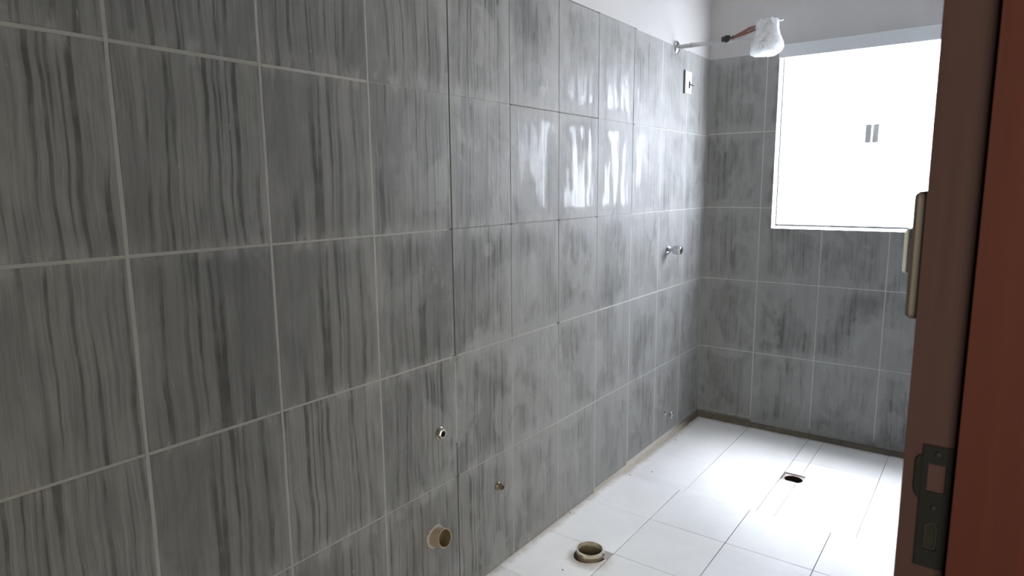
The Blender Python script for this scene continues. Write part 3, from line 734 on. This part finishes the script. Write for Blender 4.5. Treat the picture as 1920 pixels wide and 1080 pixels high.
# closet pipe in the floor
tf = empty('toilet_pipe', (TX, TY, 0)); tag(tf, 'dirty white plastic toilet drain ring standing out of the white floor', 'pipe')
bm = bmesh.new(); lathe(bm, [(TR - .004, -.10), (TR - .001, -.10), (TR, -.02), (TR, .026), (TR - .001, .029), (TR - .0045, .029), (TR - .005, .024), (TR - .005, -.10)], (TX, TY, 0), (0, 0, 1), 48)
tp(tf, 'pipe_body', bm, M_PVCD, None, True)
bm = bmesh.new(); random.seed(9)
lathe(bm, [(0, -.040), (.018, -.036), (.034, -.030), (TR - .0052, -.014), (TR - .0052, -.06), (0, -.06)], (TX, TY, 0), (0, 0, 1), 32)
for v in bm.verts:
    if v.co.z > -.055: v.co.z += random.uniform(-.006, .006) - .22 * (v.co.y - TY) * (1 if v.co.y > TY else .3)
tp(tf, 'cement_plug', bm, M_CEMD, None, True)
tp(tf, 'pit_filling', boxes((TX - .0655, TX + .0655, TY - .0655, TY + .0655, -.12, -.06)), M_DARK)
bm = bmesh.new(); prism([(TX + .052, -1.898), (.3365, -1.905), (.3365, -1.8485), (TX + .035, -1.8485), (TX + .050, -1.880)], (0, 0, -.002), (1, 0, 0), (0, 1, 0), (0, 0, 1), .0025, .0005, bm)
tp(tf, 'mortar_patch', bm, M_CEM)

# shower drain
fd = empty('floor_drain', (DRX, DRY, LOW)); tag(fd, 'square floor drain with a dark round hole in the lower shower floor', 'drain')
bm = bmesh.new(); seg = 48; R = []
s_ = DRS - .0008; rh = .0445
for k in range(seg):
    a = 2 * math.pi * k / seg + math.pi / 4; ca, sa = math.cos(a), math.sin(a); q = s_ / max(abs(ca), abs(sa))
    zt_ = LOW - .007
    R.append([bm.verts.new((DRX + ca * q, DRY + sa * q, LOW - .0015)), bm.verts.new((DRX + ca * (q - .0025), DRY + sa * (q - .0025), LOW - .0015)), bm.verts.new((DRX + ca * (q - .003), DRY + sa * (q - .003), zt_)),
              bm.verts.new((DRX + ca * rh, DRY + sa * rh, zt_ - .001)), bm.verts.new((DRX + ca * rh, DRY + sa * rh, LOW - .05)), bm.verts.new((DRX + ca * q, DRY + sa * q, LOW - .05))])
for k in range(seg):
    A, B = R[k], R[(k + 1) % seg]
    for m_ in range(6): bm.faces.new((A[m_], A[(m_ + 1) % 6], B[(m_ + 1) % 6], B[m_]))
tp(fd, 'drain_body', bm, simple('dirty_drain_plastic', (.50, .45, .40), .6, 0., .3, 40), None, False)
bm = bmesh.new(); lathe(bm, [(rh - .0002, -.012), (rh - .001, -.11), (0, -.11)], (DRX, DRY, LOW), (0, 0, 1), 40); tp(fd, 'drain_bore', bm, simple('drain_shadow_brown', (.045, .028, .022), .8, 0., .4), None, True)

# crumbs of mortar left on the floor
for i, (x, y, z, s_, lb) in enumerate(((.041, -1.087, LOW, .0035, 'tiny mortar crumb by the left wall at the end of the shower step'),
                                      (.120, -.985, LOW, .0034, 'tiny grey crumb on the shower floor in front of the left wall'),
                                      (.047, -.487, LOW, .0038, 'tiny brown crumb under the small cross-handled tap'),
                                      (.012, -1.660, 0, .0036, 'tiny crumb against the left wall behind the toilet drain ring'),
                                      (.228, -2.070, 0, .0034, 'tiny crumb on the floor in front of the toilet drain ring'))):
    bm = bmesh.new(); bmesh.ops.create_icosphere(bm, subdivisions=1, radius=s_)
    random.seed(20 + i)
    for v in bm.verts: v.co = Vector((v.co.x * random.uniform(.7, 1.6), v.co.y * random.uniform(.6, 1.2), max(v.co.z * .6, -s_ * .3)))
    zm = min(v.co.z for v in bm.verts)
    tag(obj('mortar_crumb', bm, simple('crumb_brown', (.16, .12, .09), .9), None, False, (x, y, z - zm)), lb, 'crumb', 'crumbs of mortar on the floor')
# window portal helps the sky light find its way in
pd = bpy.data.lights.new('window_portal', 'AREA'); pd.shape = 'RECTANGLE'; pd.size = WX1 - WX0; pd.size_y = WZ1 - WZ0
pd.cycles.is_portal = True
po = bpy.data.objects.new('window_portal', pd); COL.objects.link(po); po.location = ((WX0 + WX1) / 2, .16, (WZ0 + WZ1) / 2)
po.rotation_euler = (-math.pi / 2, 0, 0)
